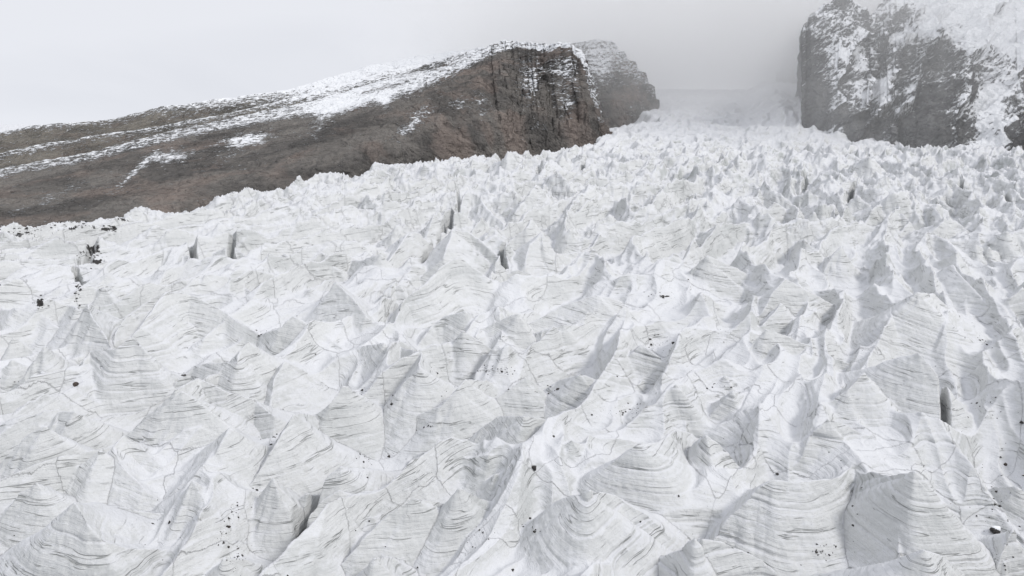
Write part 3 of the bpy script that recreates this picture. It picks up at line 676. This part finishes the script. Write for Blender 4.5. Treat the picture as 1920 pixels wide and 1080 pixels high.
LABELS = {
'd28': 'broad smooth ice block at the bottom left with a long crest',
'f101': 'tall serac with a flat shaded blue-grey left face and striped right flank, lower right',
'c85': 'high rounded ridge block with fine strata, below the right picture edge at mid height',
'e73': 'large striped dome-like serac at the bottom centre with arching dark layers',
'd24': 'pointed white fin right of the tallest lower left fin, above a snow gully',
'b47': 'wide pale ice wedge left of centre with a long striped left flank',
'd26': 'narrow upright ice fin beside the rock-strewn gully at the bottom left',
'd23': 'tall sharp-crested ice fin in the lower left with fluted concave face',
'd23b': 'fluted lower buttress beneath the tallest lower left fin',
'e67': 'serac with jagged striped right face and smooth shaded left flank, bottom right of centre',
'd31': 'layered ice shelf with a small pointed tip above the long lower left crevasse',
'f90': 'triangular striped serac left of the big cracked pinnacle on the right',
'd22': 'big pale fin at the left edge, above the broad smooth bottom block',
'a1': 'widest fin of the left middle, a long crest sloping down to the right',
'a8': 'serac with a twin-pointed top and smooth curved face in the left middle',
'c89': 'pinnacle with a dark open crack down its right side, right of the picture',
'b54': 'faceted block with a steep shaded wall, left of the picture centre',
'a13': 'serac with a banded grey nose and strata in the middle left',
'd34': 'slim ice fin just left of the mouth of the long lower left crevasse',
'b49': 'steep triangular fin with diagonal cracks between the left middle and the centre',
'c81': 'pyramid-shaped ice hill with snowy left shoulder, right of the picture centre',
'b41': 'ice tower with a sharp left edge over a dark crevasse, upper centre left',
'a15': 'curved ridge with bowl-shaped striped flank at mid left, beside a grit pocket',
'c88': 'blocky serac cut by vertical cracks on the right, capped by an arched seam',
'e65': 'layered bulge with a snowy left end, below the centre of the picture',
'f99': 'long low striped ridge left of the shaded blue-grey face, lower right',
'd25': 'hooked ice tip overhanging a hollow between two big lower left fins',
'd36': 'lower lip of the long crevasse at the bottom left',
'd35': 'upper lip of the long crevasse at the bottom left, a thin ice shelf',
'b52': 'banded rounded serac just left of the picture centre over a debris gully',
'c84': 'tilted ice slab with a dark crack along its top edge, upper right',
'f98': 'ribbed serac with draped snow above the long low striped ridge',
'd21': 'smooth snow-topped knob at the left edge beneath a brown boulder',
'e70': 'small shaded pyramid with a striped right side at the bottom, left of centre',
'd27': 'low snowy crest above the broad block in the bottom left corner',
'b40': 'grey hollow-faced serac with a vertical crack, upper middle left',
'f103': 'tall sharp white peak cut off by the bottom edge near the right corner',
'a9': 'pointed pyramid at the left edge with a shaded left side, above a snowy dip',
'k9': 'blunt grey ice block with a flat shaded face near the upper right mountain foot',
'j8': 'steep layered serac in the upper centre with a flat dark top layer',
'k1': 'high grey ice pyramid split by a vertical crack on the far upper right crest',
'j5': 'tall curved spire on the upper centre of the glacier with a scooped right face',
'b61': 'shaded spur with a sharp vertical edge right of the picture centre',
'f107': 'low snow mound at the bottom right edge near the snow-capped boulder',
'i2': 'upright ice wall right of a dark slot crevasse on the upper glacier',
'k19': 'two-humped snowy swell near the right edge of the upper glacier',
}
if 0:
    vz = In.ravel()[np.clip(zbuf, 0, None).ravel()].reshape(zbuf.shape); vz[(zbuf < 0)] = -1
    hz = Hn.ravel()[np.clip(zbuf, 0, None).ravel()].reshape(zbuf.shape); vz[hz < .9] = -1
    np.save('/tmp/ids.npy', vz)
    for i, (k, h, pk, arms) in enumerate(SERACS):
        yy_, xx_ = np.nonzero(vz == i)
        if len(yy_): print('SER', k, len(yy_), xx_.min()*2, yy_.min()*2, xx_.max()*2, yy_.max()*2)
for i, (k, h, pk, arms) in enumerate(SERACS):
    if k not in LABELS: fid[fid == i] = -1
p_, f_, a_ = submesh(PW, F[fid < 0], AT)
gl = build_mesh('glacier', p_, f_, M_ICE, a_); set_kind(gl, 'structure')
for i, (k, h, pk, arms) in enumerate(SERACS):
    if k in LABELS:
        sel = F[fid == i]
        if len(sel) < 30: print('SMALL', k, len(sel)); continue
        p_, f_, a_ = submesh(PW, sel, AT)
        o = build_mesh('serac', p_, f_, M_ICE, a_)
        tag(o, LABELS[k], 'ice serac', 'ice seracs standing up from the glacier')

# ------------------------------------------------------------------ hills, cliffs, mountain: lofted sheets with displaced rock
def interp_keys(x, keys):
    xs = [k[0] for k in keys]; return np.interp(x, xs, [k[1] for k in keys])
def loft(name, material, cols, nrow, prof, disp, snowfn, back=160, backdrop=0.15, tail=None, kind='structure', backrows=24, rough=1.0, bottom=30):
    """cols: arrays (px, footpy, footdepth, crestpy, crestdepth); prof(t)->depth fraction; rows foot..crest..back"""
    px, fp, fd, cpy, cdp = cols; nc = len(px)
    t = np.linspace(0, 1, nrow)[:, None]
    dep = fd + (cdp-fd)*prof(t, px[None, :]); py = fp + (cpy-fp)*t
    P = at_depth(np.broadcast_to(px, dep.shape), py, dep); X, Y, Z_ = P
    # crest rows go on backwards so the sheet has real depth
    b = (np.linspace(0, 1, backrows)[1:]**1.5)[:, None]
    rx, ry = X[-1]/np.hypot(X[-1], Y[-1]), Y[-1]/np.hypot(X[-1], Y[-1])
    Xb = X[-1]+rx*b*back; Yb = Y[-1]+ry*b*back; Zb = Z_[-1]-b*back*backdrop - b*b*back*0.35
    a = np.linspace(1, 0, 8)[:-1, None]
    Xa = X[0]-rx*a*4; Ya = Y[0]-ry*a*4; Za = Z_[0]-a*bottom
    X = np.concatenate([Xa, X, Xb]); Y = np.concatenate([Ya, Y, Yb]); Z_ = np.concatenate([Za, Z_, Zb])
    n0, n1, n2 = normals(X, Y, Z_)
    tt_ = np.concatenate([np.zeros(7), np.linspace(0, 1, nrow), np.full(backrows-1, 1.0)])[:, None]*np.ones((1, nc))
    d = disp(X, Y, Z_, tt_)
    X2 = X+n0*d; Y2 = Y+n1*d; Z2 = Z_+n2*d
    qx, qy, _ = project(X2, Y2, Z2)
    sn = snowfn(qx, qy, X2, Y2, Z2, tt_)
    o = build_mesh(name, np.stack([X2, Y2, Z2+CAM[2]], -1).reshape(-1, 3), grid_faces(*X.shape), material, {'snow': sn})
    set_kind(o, kind); return o
def blob(qx, qy, cx, cy, sx_, sy_, ang=0.0):
    c, s = math.cos(ang), math.sin(ang); u = (qx-cx)*c+(qy-cy)*s; v = -(qx-cx)*s+(qy-cy)*c
    return np.exp(-(u/sx_)**2-(v/sy_)**2)

# back ridge, left
px = np.linspace(-520, 990, 900)
crA = interp_keys(px, [(-520, 345), (-200, 292), (0, 250), (60, 238), (130, 232), (200, 226), (250, 216), (300, 203), (350, 194), (420, 184), (500, 172), (545, 166), (620, 145), (700, 122), (780, 106), (860, 97), (950, 86), (990, 90)])
cols = (px, crA+110, np.interp(px, [-520, 0, 500, 990], [430, 470, 560, 690]), crA, np.interp(px, [-520, 0, 500, 990], [560, 600, 690, 800]))
def snowA(qx, qy, X, Y, Z_, t):
    c = np.interp(qx, px, crA); d = qy-c
    s = 0.36*np.exp(-np.clip(d, 0, 99)/8.) + 0.10
    s = s + sstep(480, 640, qx)*0.36 + 0.25*sstep(250, 420, qx)*sstep(40, 10, d)
    return s-0.05
hA = loft('hills', M_HILL, cols, 120, lambda t, p: t**1.1, lambda X, Y, Z_, t: 5*fbm(X*0.012, Y*0.012, Z_*0.02, 5) + 1.0*ridged(X*0.06, Y*0.06, Z_*0.06, 3), snowA)
# middle ridge, left
px = np.linspace(-520, 800, 900)
crB = interp_keys(px, [(-520, 372), (-200, 335), (0, 291), (80, 272), (170, 254), (215, 247), (300, 237), (380, 222), (430, 213), (500, 195), (560, 180), (640, 158), (720, 135), (800, 118)])
cols = (px, crB+110, np.interp(px, [-520, 0, 500, 800], [360, 390, 470, 560]), crB, np.interp(px, [-520, 0, 500, 800], [460, 500, 610, 700]))
def snowB(qx, qy, X, Y, Z_, t):
    d = qy-np.interp(qx, px, crB)
    return 0.36*np.exp(-np.clip(d-2, 0, 99)/10.)*sstep(60, 0, d) + 0.02 + 0.3*sstep(450, 620, qx)
loft('hills', M_HILL, cols, 120, lambda t, p: t**1.1, lambda X, Y, Z_, t: 3*fbm(X*0.015, Y*0.015, Z_*0.02, 5) + .8*ridged(X*0.06, Y*0.06, Z_*0.06, 3), snowB)
# front slope and brown cliff, ends in the corner by the ice fall
px = np.concatenate([np.linspace(-520, 380, 500), np.linspace(381, 1122, 760), np.linspace(1122.5, 1125, 12), np.linspace(1124, 1085, 50)])
ncf = 500+760+12
crC = interp_keys(px, [(-520, 400), (-200, 355), (0, 318), (70, 305), (150, 291), (210, 276), (280, 257), (350, 240), (420, 226), (480, 212), (540, 200), (600, 187), (660, 170), (720, 150), (780, 132), (840, 113), (900, 97), (950, 85), (975, 84), (1000, 87), (1010, 92), (1035, 93), (1046, 83), (1055, 86), (1068, 84), (1078, 96), (1090, 112), (1098, 130), (1103, 160), (1112, 190), (1120, 215), (1125, 235)])
ftC = interp_keys(px, [(-520, 560), (0, 470), (300, 420), (500, 395), (700, 350), (960, 325), (1125, 305)])
fdC = np.interp(px, [-520, -100, 0, 200, 400, 600, 800, 960, 1060, 1125], [165, 215, 232, 262, 300, 345, 410, 450, 490, 520])
cdC = np.interp(px, [-520, -100, 0, 200, 400, 600, 800, 960, 1060, 1100, 1125], [300, 360, 385, 430, 480, 560, 640, 640, 600, 560, 525])
crC[ncf:] = np.interp(np.arange(50), [0, 8, 50], [235, 222, 150]); fdC[ncf:] = np.linspace(522, 760, 50); cdC[ncf:] = np.linspace(530, 770, 50); ftC[ncf:] = np.linspace(305, 270, 50)
crC[:ncf] += sstep(880, 980, px[:ncf])*(6*ridged(px[:ncf]*.045, 0*px[:ncf], 3.3+0*px[:ncf], 4, .65)-3)*-1
cols = (px, ftC, fdC, crC, cdC)
def profC(t, p):
    e = np.interp(p, [-500, 300, 600, 800, 930, 980, 1125], [1.25, 1.5, 2.4, 3.2, 2.4, 1.5, 1.3])
    return t**e
# real steps: buttresses and gullies of the cliff
def dispC(X, Y, Z_, t):
    cl = sstep(-130, 0, X)
    butt = ridged(X*0.022+1.3, Y*0.01, Z_*0.006, 3)*9*cl + ridged(X*0.055+4, Y*0.02, Z_*0.012, 3)*5*sstep(-60, 20, X)
    lay = ridged(X*0.02+Z_*0.01, Y*0.02, Z_*0.07-X*0.02, 4)*2.6*(0.3+0.7*cl) + ridged(X*0.11, Y*0.08, Z_*0.05, 4, .6)*2.0*cl
    s = (Z_+0.28*X+5*fbm(X*0.02, Y*0.02, Z_*0.02, 2))*0.14; saw = (s-np.floor(s))**2
    edge = sstep(0, .06, t)
    return (butt*(1-t**4)*.9 + lay + 2.0*saw*(0.15+cl*.85) + 1.6*fbm(X*0.09, Y*0.09, Z_*0.09, 5, .6))*(0.25+.75*edge)
def snowC(qx, qy, X, Y, Z_, t):
    d = qy-np.interp(qx, px[:ncf], crC[:ncf])
    bw = np.interp(qx, [-300, 0, 300, 420, 560, 640, 760, 860, 940, 1000, 1125], [12, 14, 16, 18, 22, 32, 40, 28, 9, 4, 4])
    s = np.interp(qx, [0, 250, 560, 700], [.40, .44, .50, .62])*sstep(bw*1.5, bw*.6, d) - .3*blob(qx, qy, 790, 128, 75, 8, -.22) - .25*blob(qx, qy, 700, 170, 60, 5, -.25)
    s += 0.55*blob(qx, qy, 320, 294, 45, 12, -.12) + 0.45*blob(qx, qy, 250, 325, 60, 7, -.75) + 0.50*blob(qx, qy, 460, 262, 55, 10, -.1)
    s += 0.25*blob(qx, qy, 450, 275, 60, 20, -.5) + .30*blob(qx, qy, 600, 235, 40, 18, -.7) + .48*blob(qx, qy, 775, 230, 60, 16, -.75)
    s += 0.45*blob(qx, qy, 723, 190, 12, 16) + .3*blob(qx, qy, 640, 190, 60, 20, -.3) + .5*blob(qx, qy, 910, 200, 20, 35) + .5*blob(qx, qy, 862, 195, 18, 12)
    s += 0.56*blob(qx, qy, 1000, 150, 34, 55) + .58*blob(qx, qy, 1065, 125, 30, 38) + .56*blob(qx, qy, 1062, 190, 28, 30) + .35*blob(qx, qy, 1015, 235, 25, 14)
    s += .25*blob(qx, qy, 100, 370, 90, 12, -.4) + .22*blob(qx, qy, 985, 270, 30, 14)
    s -= .30*blob(qx, qy, 925, 160, 22, 50) + .4*blob(qx, qy, 1020, 175, 10, 40)
    s = s - 0.06 + 0.05*sstep(600, 900, qx)
    s[:, ncf-3:] = .12
    return s
loft('brown_cliff', M_CLIFF, cols, 420, profC, dispC, snowC, back=180, backdrop=0.0)
# pale cliff in the cloud behind
px = np.concatenate([np.linspace(1000, 1236, 320), np.linspace(1236.2, 1237, 8), np.linspace(1236, 1215, 40)])
nd_ = 328
cr = interp_keys(px, [(1000, 100), (1050, 92), (1080, 80), (1120, 72), (1150, 84), (1165, 100), (1185, 118), (1200, 133), (1213, 150), (1225, 172), (1232, 200), (1237, 228)])
ft = interp_keys(px, [(1000, 330), (1120, 300), (1150, 282), (1180, 272), (1200, 268), (1237, 238)])
fd = np.interp(px, [1000, 1237], [640, 740]); cdp = np.interp(px, [1000, 1150, 1237], [840, 830, 760])
cr[nd_:] = np.linspace(228, 178, 40); fd[nd_:] = np.linspace(742, 900, 40); cdp[nd_:] = np.linspace(762, 920, 40); ft[nd_:] = np.linspace(238, 215, 40)
def dispD(X, Y, Z_, t):
    s = (Z_-0.12*X+6*fbm(X*0.02, Y*0.02, Z_*0.02, 2))*0.06; saw = (s-np.floor(s))**2
    return ridged(X*0.03, Y*0.015, Z_*0.008, 3)*5*(1-t**3) + 4*saw + 2*fbm(X*0.07, Y*0.07, Z_*0.07, 5, .6)
loft('pale_cliff', M_CLIFF, (px, ft, fd, cr, cdp), 240, lambda t, p: t**1.6, dispD,
     lambda qx, qy, X, Y, Z_, t: 0.10+0.42*sstep(.55, .95, t)+.35*blob(qx, qy, 1130, 130, 30, 40)+.3*blob(qx, qy, 1200, 205, 30, 12)+.4*blob(qx, qy, 1140, 248, 40, 5, -.5)+.4*blob(qx, qy, 1190, 242, 20, 6), back=150)
# snow apron at the foot of the brown cliff
px = np.linspace(1060, 1290, 160)
cr = interp_keys(px, [(1060, 240), (1126, 264), (1150, 278), (1180, 286), (1230, 296), (1290, 300)])
loft('snow_apron', M_ICE, (px, cr+50, np.full(160, 500.), cr, np.interp(px, [1060, 1126, 1290], [560, 560, 520])), 60, lambda t, p: t, lambda X, Y, Z_, t: 1.2*fbm(X*.06, Y*.06, Z_*.06, 4), lambda *a: a[0]*0+1., back=60)
# dark rock wall half hidden by cloud
px = np.concatenate([np.linspace(1385, 1640, 200)])
cr = interp_keys(px, [(1385, 204), (1430, 198), (1455, 150), (1475, 100), (1510, 50), (1560, 30), (1640, 20)])
loft('dark_cliff', M_GREY, (px, cr*0+np.interp(px, [1385, 1640], [205, 215]), np.full(200, 1060.), cr, np.full(200, 1120.)), 120, lambda t, p: t, dispD, lambda *a: a[0]*0-.1, back=120)

# right-hand mountain
px = np.concatenate([np.linspace(1532, 1505, 40), np.linspace(1505.5, 2500, 1150)])
n0_ = 40
cr = interp_keys(px, [(1504, 66), (1508, 50), (1512, 62), (1522, 34), (1530, 28), (1545, 16), (1560, 12), (1572, 3), (1585, 8), (1600, 16), (1612, 25), (1622, 40), (1640, 30), (1655, 12), (1672, -6), (1700, -25), (1760, -60), (1850, -110), (2100, -190), (2500, -240)])
ft = interp_keys(px, [(1504, 292), (1560, 300), (1620, 312), (1700, 330), (1780, 335), (1900, 330), (2500, 330)])
fd = np.interp(px, [1504, 1600, 1700, 1900, 2500], [540, 500, 470, 455, 380]); cdp = np.interp(px, [1504, 1560, 1700, 1900, 2500], [600, 610, 720, 800, 760])
cr[n0_:] += (6*ridged(px[n0_:]*.022, 0*px[n0_:], 1.3+0*px[n0_:], 5, .65)-3)*-1*sstep(1720, 1640, px[n0_:])
cr[:n0_] = np.linspace(20, 66, n0_); fd[:n0_] = np.linspace(760, 541, n0_); cdp[:n0_] = np.linspace(800, 600, n0_); ft[:n0_] = np.linspace(240, 292, n0_)
fd[n0_:] += 8*ridged(px[n0_:]*.012, 0*px[n0_:], 5.3+0*px[n0_:], 3)*sstep(1510, 1560, px[n0_:])*sstep(1760, 1660, px[n0_:])
edg = np.array([1440, 1506, 1545, 1592, 1646, 1765, 1870, 1990, 2140, 2300, 2600.])
def frac_at(t, X, Z_):      # leaning buttresses: their edges drift to the right with height
    p_ = px[None, :] - 150*t + 38*noise3(X*.016, Z_*.03, 4.4) + 14*noise3(X*.06, Z_*.08, 9.4)
    e_ = np.clip(np.searchsorted(edg, p_)-1, 0, 9); return np.clip((p_-edg[e_])/(edg[e_+1]-edg[e_]), 0, 1)
def dispR(X, Y, Z_, t):
    q1 = X*0.85-Z_*0.75
    butt = ridged(q1*0.016+.6, Y*0.006, (Z_+X)*0.006, 4)*15*(1-.6*sstep(.55, .8, t))
    diag = ridged((X*0.5+Z_*0.9)*0.035, Y*0.01, (X-Z_)*0.008, 4)*3.5
    s = (Z_*1.0-0.45*X+8*fbm(X*0.015, Y*0.015, Z_*0.015, 2))*0.075; saw = (s-np.floor(s))**2
    ed = sstep(240, 300, X)
    slab = 11*(frac_at(t, X, Z_)**1.5-.5)*sstep(1., .7, t)*sstep(240, 262, X)
    return slab + (butt*(1-t**3)*ed*.6 + diag + 3.2*saw + 2.6*fbm(X*0.06, Y*0.06, Z_*0.06, 5, .6) + ridged((X*.8+Z_*.5)*0.05, Y*0.03, (Z_*.8-X*.5)*0.14, 4, .6)*2.2)*(.25+.75*sstep(235, 300, X))
def snowR(qx, qy, X, Y, Z_, t):
    s = 0.50+0.75*fbm((X*.8+Z_*.5)*0.02, Y*0.01, (Z_*.8-X*.5)*0.05, 3)
    s = s + (.42*frac_at(t, X, Z_)**1.3-.18)*sstep(1., .6, t)*sstep(1515, 1550, qx)
    s = s + 0.75*sstep(-40, 60, (qx-1700)*0.45-(qy-25)*1.0)
    s = s + .40*blob(qx, qy, 1560, 85, 40, 30, -.4) + .35*blob(qx, qy, 1640, 170, 60, 14, -.5) + .35*blob(qx, qy, 1680, 205, 40, 18, .3) + .4*blob(qx, qy, 1855, 190, 35, 50)
    s = s + .5*blob(qx, qy, 1545, 270, 30, 14, -.6) + .45*blob(qx, qy, 1570, 255, 14, 30, .6) + .4*blob(qx, qy, 1850, 270, 45, 12, -.3)
    s = s - .55*blob(qx, qy, 1740, 245, 75, 50) - .4*blob(qx, qy, 1522, 190, 16, 60) - .4*blob(qx, qy, 1610, 250, 22, 35) - .3*blob(qx, qy, 1545, 115, 25, 14) - .35*blob(qx, qy, 1900, 260, 25, 25)
    return s
loft('grey_mountain', M_GREY, (px, ft, fd, cr, cdp), 460, lambda t, p: t**np.interp(p, [1500, 1600, 1900, 2500], [2.2, 1.8, 1.5, 1.4]), dispR, snowR, back=250, backdrop=-.1)

# ------------------------------------------------------------------ stones
def boulder_mesh(seed, sx_, sy_, sz_, nu=14, nv=9):
    r_ = np.random.default_rng(seed); pl = r_.normal(size=(8, 3)); pl /= np.linalg.norm(pl, axis=1, keepdims=True); off = r_.uniform(.5, .85, 8)
    V = []
    for j in range(nv+1):
        th = math.pi*j/nv
        for i in range(nu):
            ph = 2*math.pi*i/nu; d = np.array([math.sin(th)*math.cos(ph), math.sin(th)*math.sin(ph), math.cos(th)])
            dt = pl@d; rr = min([1.0]+[o/q_ for o, q_ in zip(off, dt) if q_ > .05])
            V.append(d*rr*(1+.03*r_.normal())*np.array([sx_, sy_, sz_]))
    Fc = [(j*nu+i, j*nu+(i+1) % nu, (j+1)*nu+(i+1) % nu, (j+1)*nu+i) for j in range(nv) for i in range(nu)]
    return np.array(V), np.array(Fc)[:, ::-1]
def boulder(px, py, wpx, asp, label, seed, material=None, snow=False, yaw=0.0):
    p = on_ice(px, py)
    if p is None: return
    d = p[1]; r = wpx*(.8 if wpx < 13 else 1)/FPX*d/2
    V, Fc = boulder_mesh(seed, r, r*.8, r*asp)
    c, s = math.cos(yaw), math.sin(yaw); V = V@np.array([[c, s, 0], [-s, c, 0], [0, 0, 1]])
    o = build_mesh('boulder', V, Fc, material or M_STONE, smooth=False); o.location = (float(p[0]), float(p[1]), float(p[2])+r*asp*.45)
    tag(o, label, 'boulder', 'boulders lying on the glacier')
    if snow:
        V2, F2 = boulder_mesh(seed, r*.82, r*.70, r*asp*.45); V2 = V2@np.array([[c, s, 0], [-s, c, 0], [0, 0, 1]])
        V2[:, 2] += r*asp*.62; V2[:, 0] += r*.12
        q_ = build_mesh('snow_cap', V2, F2, M_SNOW); q_.parent = o
BOULDERS = [
(143, 723, 14, .75, 'brown boulder lodged in a gully below the lowest left ice fins', 3, M_BROWN, False),
(1864, 999, 24, .85, 'black boulder capped with fresh snow on the bottom right snowfield', 5, None, True),
(1001, 878, 15, .7, 'pair of black stones wedged in the snow gully between two striped seracs', 8, None, False),
(1038, 819, 7, .8, 'small black stone at the top end of a narrow snow gully', 9, None, False),
(428, 988, 12, .55, 'flat dark brown stone among rubble in the bottom left gully', 10, M_BROWN, False),
(428, 1026, 8, 1.0, 'round black stone below the flat brown stone in the bottom left gully', 11, None, False),
(317, 980, 8, 1.1, 'dark stone at the foot of a white ice fin beside a grey hollow', 12, None, False),
(1457, 888, 10, .6, 'dark stone with grit in the pocket behind the long striped ridge', 13, None, False),
(1884, 870, 11, .9, 'grey stone leaning on the snowfield above the snow-capped black boulder', 14, M_BROWN, False),
(1915, 792, 12, .7, 'cluster of dark stones on the snow at the right picture edge', 15, None, False),
(1866, 922, 7, .7, 'small dark stone on open snow above the snow-capped boulder', 16, None, False),
(1898, 1044, 6, .6, 'little black stone at the bottom right corner of the snowfield', 17, None, False),
(693, 977, 5, .9, 'tiny black stone on the slope of a grey ice bank', 18, None, False),
(1200, 979, 7, .7, 'black stone stuck on the rounded shoulder of the large striped dome', 19, None, False),
(538, 401, 6, .8, 'small black stone near the far left glacier margin', 20, None, False),
]
for (x, y, wp, asp, lab, seed, mm, sn) in BOULDERS:
    boulder(x, y, wp, asp, lab, seed, mm, sn, yaw=seed*.7)
# rubble nobody could count
rv, rf = [], []; nb = 0
CL = [(300, 975, 10, 4, 8), (425, 1000, 14, 40, 150), (440, 950, 12, 25, 60), (500, 820, 30, 16, 40), (480, 900, 10, 40, 50), (490, 628, 16, 5, 60), (355, 704, 14, 6, 30), (38, 710, 10, 8, 30),
      (2, 890, 6, 12, 30), (930, 690, 35, 14, 120), (820, 690, 20, 20, 40), (715, 735, 40, 12, 60), (1230, 650, 30, 20, 60), (900, 1000, 60, 25, 50), (1000, 975, 50, 15, 60),
      (1190, 770, 35, 10, 60), (1540, 1030, 25, 12, 60), (1340, 720, 40, 30, 60), (1890, 1060, 30, 20, 60), (1880, 940, 40, 60, 90), (1850, 770, 50, 40, 50), (1840, 640, 20, 10, 20),
      (60, 432, 60, 8, 120), (170, 480, 25, 14, 120), (145, 545, 5, 20, 60), (75, 570, 10, 10, 70), (205, 430, 25, 7, 80), (130, 415, 50, 5, 80), (1245, 555, 25, 6, 30), (1000, 730, 30, 10, 50),
      (1400, 960, 400, 100, 120), (500, 1000, 400, 80, 100), (1000, 700, 700, 200, 200), (445, 1040, 20, 25, 80), (560, 1030, 30, 30, 60), (690, 860, 40, 15, 50), (800, 800, 20, 8, 30)]
hex_v = np.array([(-1, -1, -.6), (1, -.8, -.6), (.9, 1, -.6), (-1, .9, -.6), (-.6, -.7, .6), (.7, -.5, .8), (.5, .7, .6), (-.7, .6, .7)])
hex_f = np.array([(3, 2, 1, 0), (4, 5, 6, 7), (0, 1, 5, 4), (1, 2, 6, 5), (2, 3, 7, 6), (3, 0, 4, 7)])
for (cx, cy, sx_, sy_, n) in CL:
    for _ in range(n):
        p = on_ice(rnd.gauss(cx, sx_*.6), rnd.gauss(cy, sy_*.6), not (cy < 600 and cx < 260))
        if p is None or rnd.random() < .25: continue
        r = min(2.2, abs(rnd.gauss(0, 1)))**1.6*.0006*p[1]+.0003*p[1]
        a = rnd.random()*6.28; c, s = math.cos(a), math.sin(a)
        v = hex_v*np.array([r, r*rnd.uniform(.5, 1), r*.6])*(1+.2*rng.normal(size=(8, 1)))
        rv.append(v@np.array([[c, s, 0], [-s, c, 0], [0, 0, 1]])+p); rf.append(hex_f+nb); nb += 8
o = build_mesh('rubble', np.concatenate(rv), np.concatenate(rf), M_STONE, smooth=False)
o['kind'] = 'stuff'; o['label'] = 'dark rock rubble and grit scattered along the ice gullies'; o['category'] = 'rubble'

# ------------------------------------------------------------------ cloud in the valley
def volume_box(name, x0, x1, y0, y1, z0, z1):
    P = np.array([(x, y, z) for z in (z0, z1) for y in (y0, y1) for x in (x0, x1)], float)
    Fc = np.array([(0, 2, 3, 1), (4, 5, 7, 6), (0, 1, 5, 4), (2, 6, 7, 3), (0, 4, 6, 2), (1, 3, 7, 5)])
    me = bpy.data.meshes.new(name); me.from_pydata([tuple(map(float, p)) for p in P], [], [tuple(map(int, f)) for f in Fc]); me.update()
    o = bpy.data.objects.new(name, me); COL.objects.link(o); return o
CLOUD = True
if CLOUD:
    cb = volume_box('cloud', -700, 1100, 430, 1500, 30, 460)
    m = bpy.data.materials.new('valley_cloud'); m.use_nodes = True; t = m.node_tree; t.nodes.clear(); g = G(t)
    o_ = g.n('ShaderNodeOutputMaterial'); v_ = g.n('ShaderNodeVolumePrincipled'); t.links.new(v_.outputs[0], o_.inputs['Volume'])
    geo = g.n('ShaderNodeNewGeometry'); pos = geo.outputs['Position']
    s3 = g.n('ShaderNodeSeparateXYZ'); g.put(s3, 0, pos)
    n = g.noise(pos, 0.006, 3, 0.5)
    # thickens with distance up the valley and with height
    yy = g.rng(s3.outputs[1], 640, 820)
    lo = g.math('SUBTRACT', s3.outputs[2], g.math('MULTIPLY', s3.outputs[1], 0.10))
    zz = g.rng(lo, 128, 200)
    xx = g.rng(g.math('ADD', s3.outputs[0], g.math('MULTIPLY', g.math('SUBTRACT', n, .5), 260)), -190, 170)
    d = g.math('MULTIPLY', g.math('MULTIPLY', yy, zz), xx)
    d = g.math('MULTIPLY', d, g.rng(n, 0.30, 0.65, 0.45, 1.3))
    mist = g.math('MULTIPLY', g.rng(s3.outputs[0], 110, 250), g.rng(n, 0.3, 0.6, 0.5, 1.2))
    d = g.math('ADD', g.math('MULTIPLY', d, g.rng(s3.outputs[1], 900, 1030, 0.003, 0.016)), g.math('ADD', g.math('MULTIPLY', mist, 0.0019), g.math('MULTIPLY', g.math('MULTIPLY', g.rng(s3.outputs[1], 600, 680), g.rng(g.math('ADD', s3.outputs[0], g.math('MULTIPLY', g.math('SUBTRACT', n, .5), 200)), -200, 150)), g.rng(s3.outputs[0], 130, 230, 0.0030, 0.0009))))
    g.put(v_, 'Density', d)
    v_.inputs['Color'].default_value = (1.0, 1.0, 1.0, 1); v_.inputs['Anisotropy'].default_value = 0.0
    cb.data.materials.append(m); cb['kind'] = 'stuff'; cb['label'] = 'grey cloud filling the valley between the cliffs'
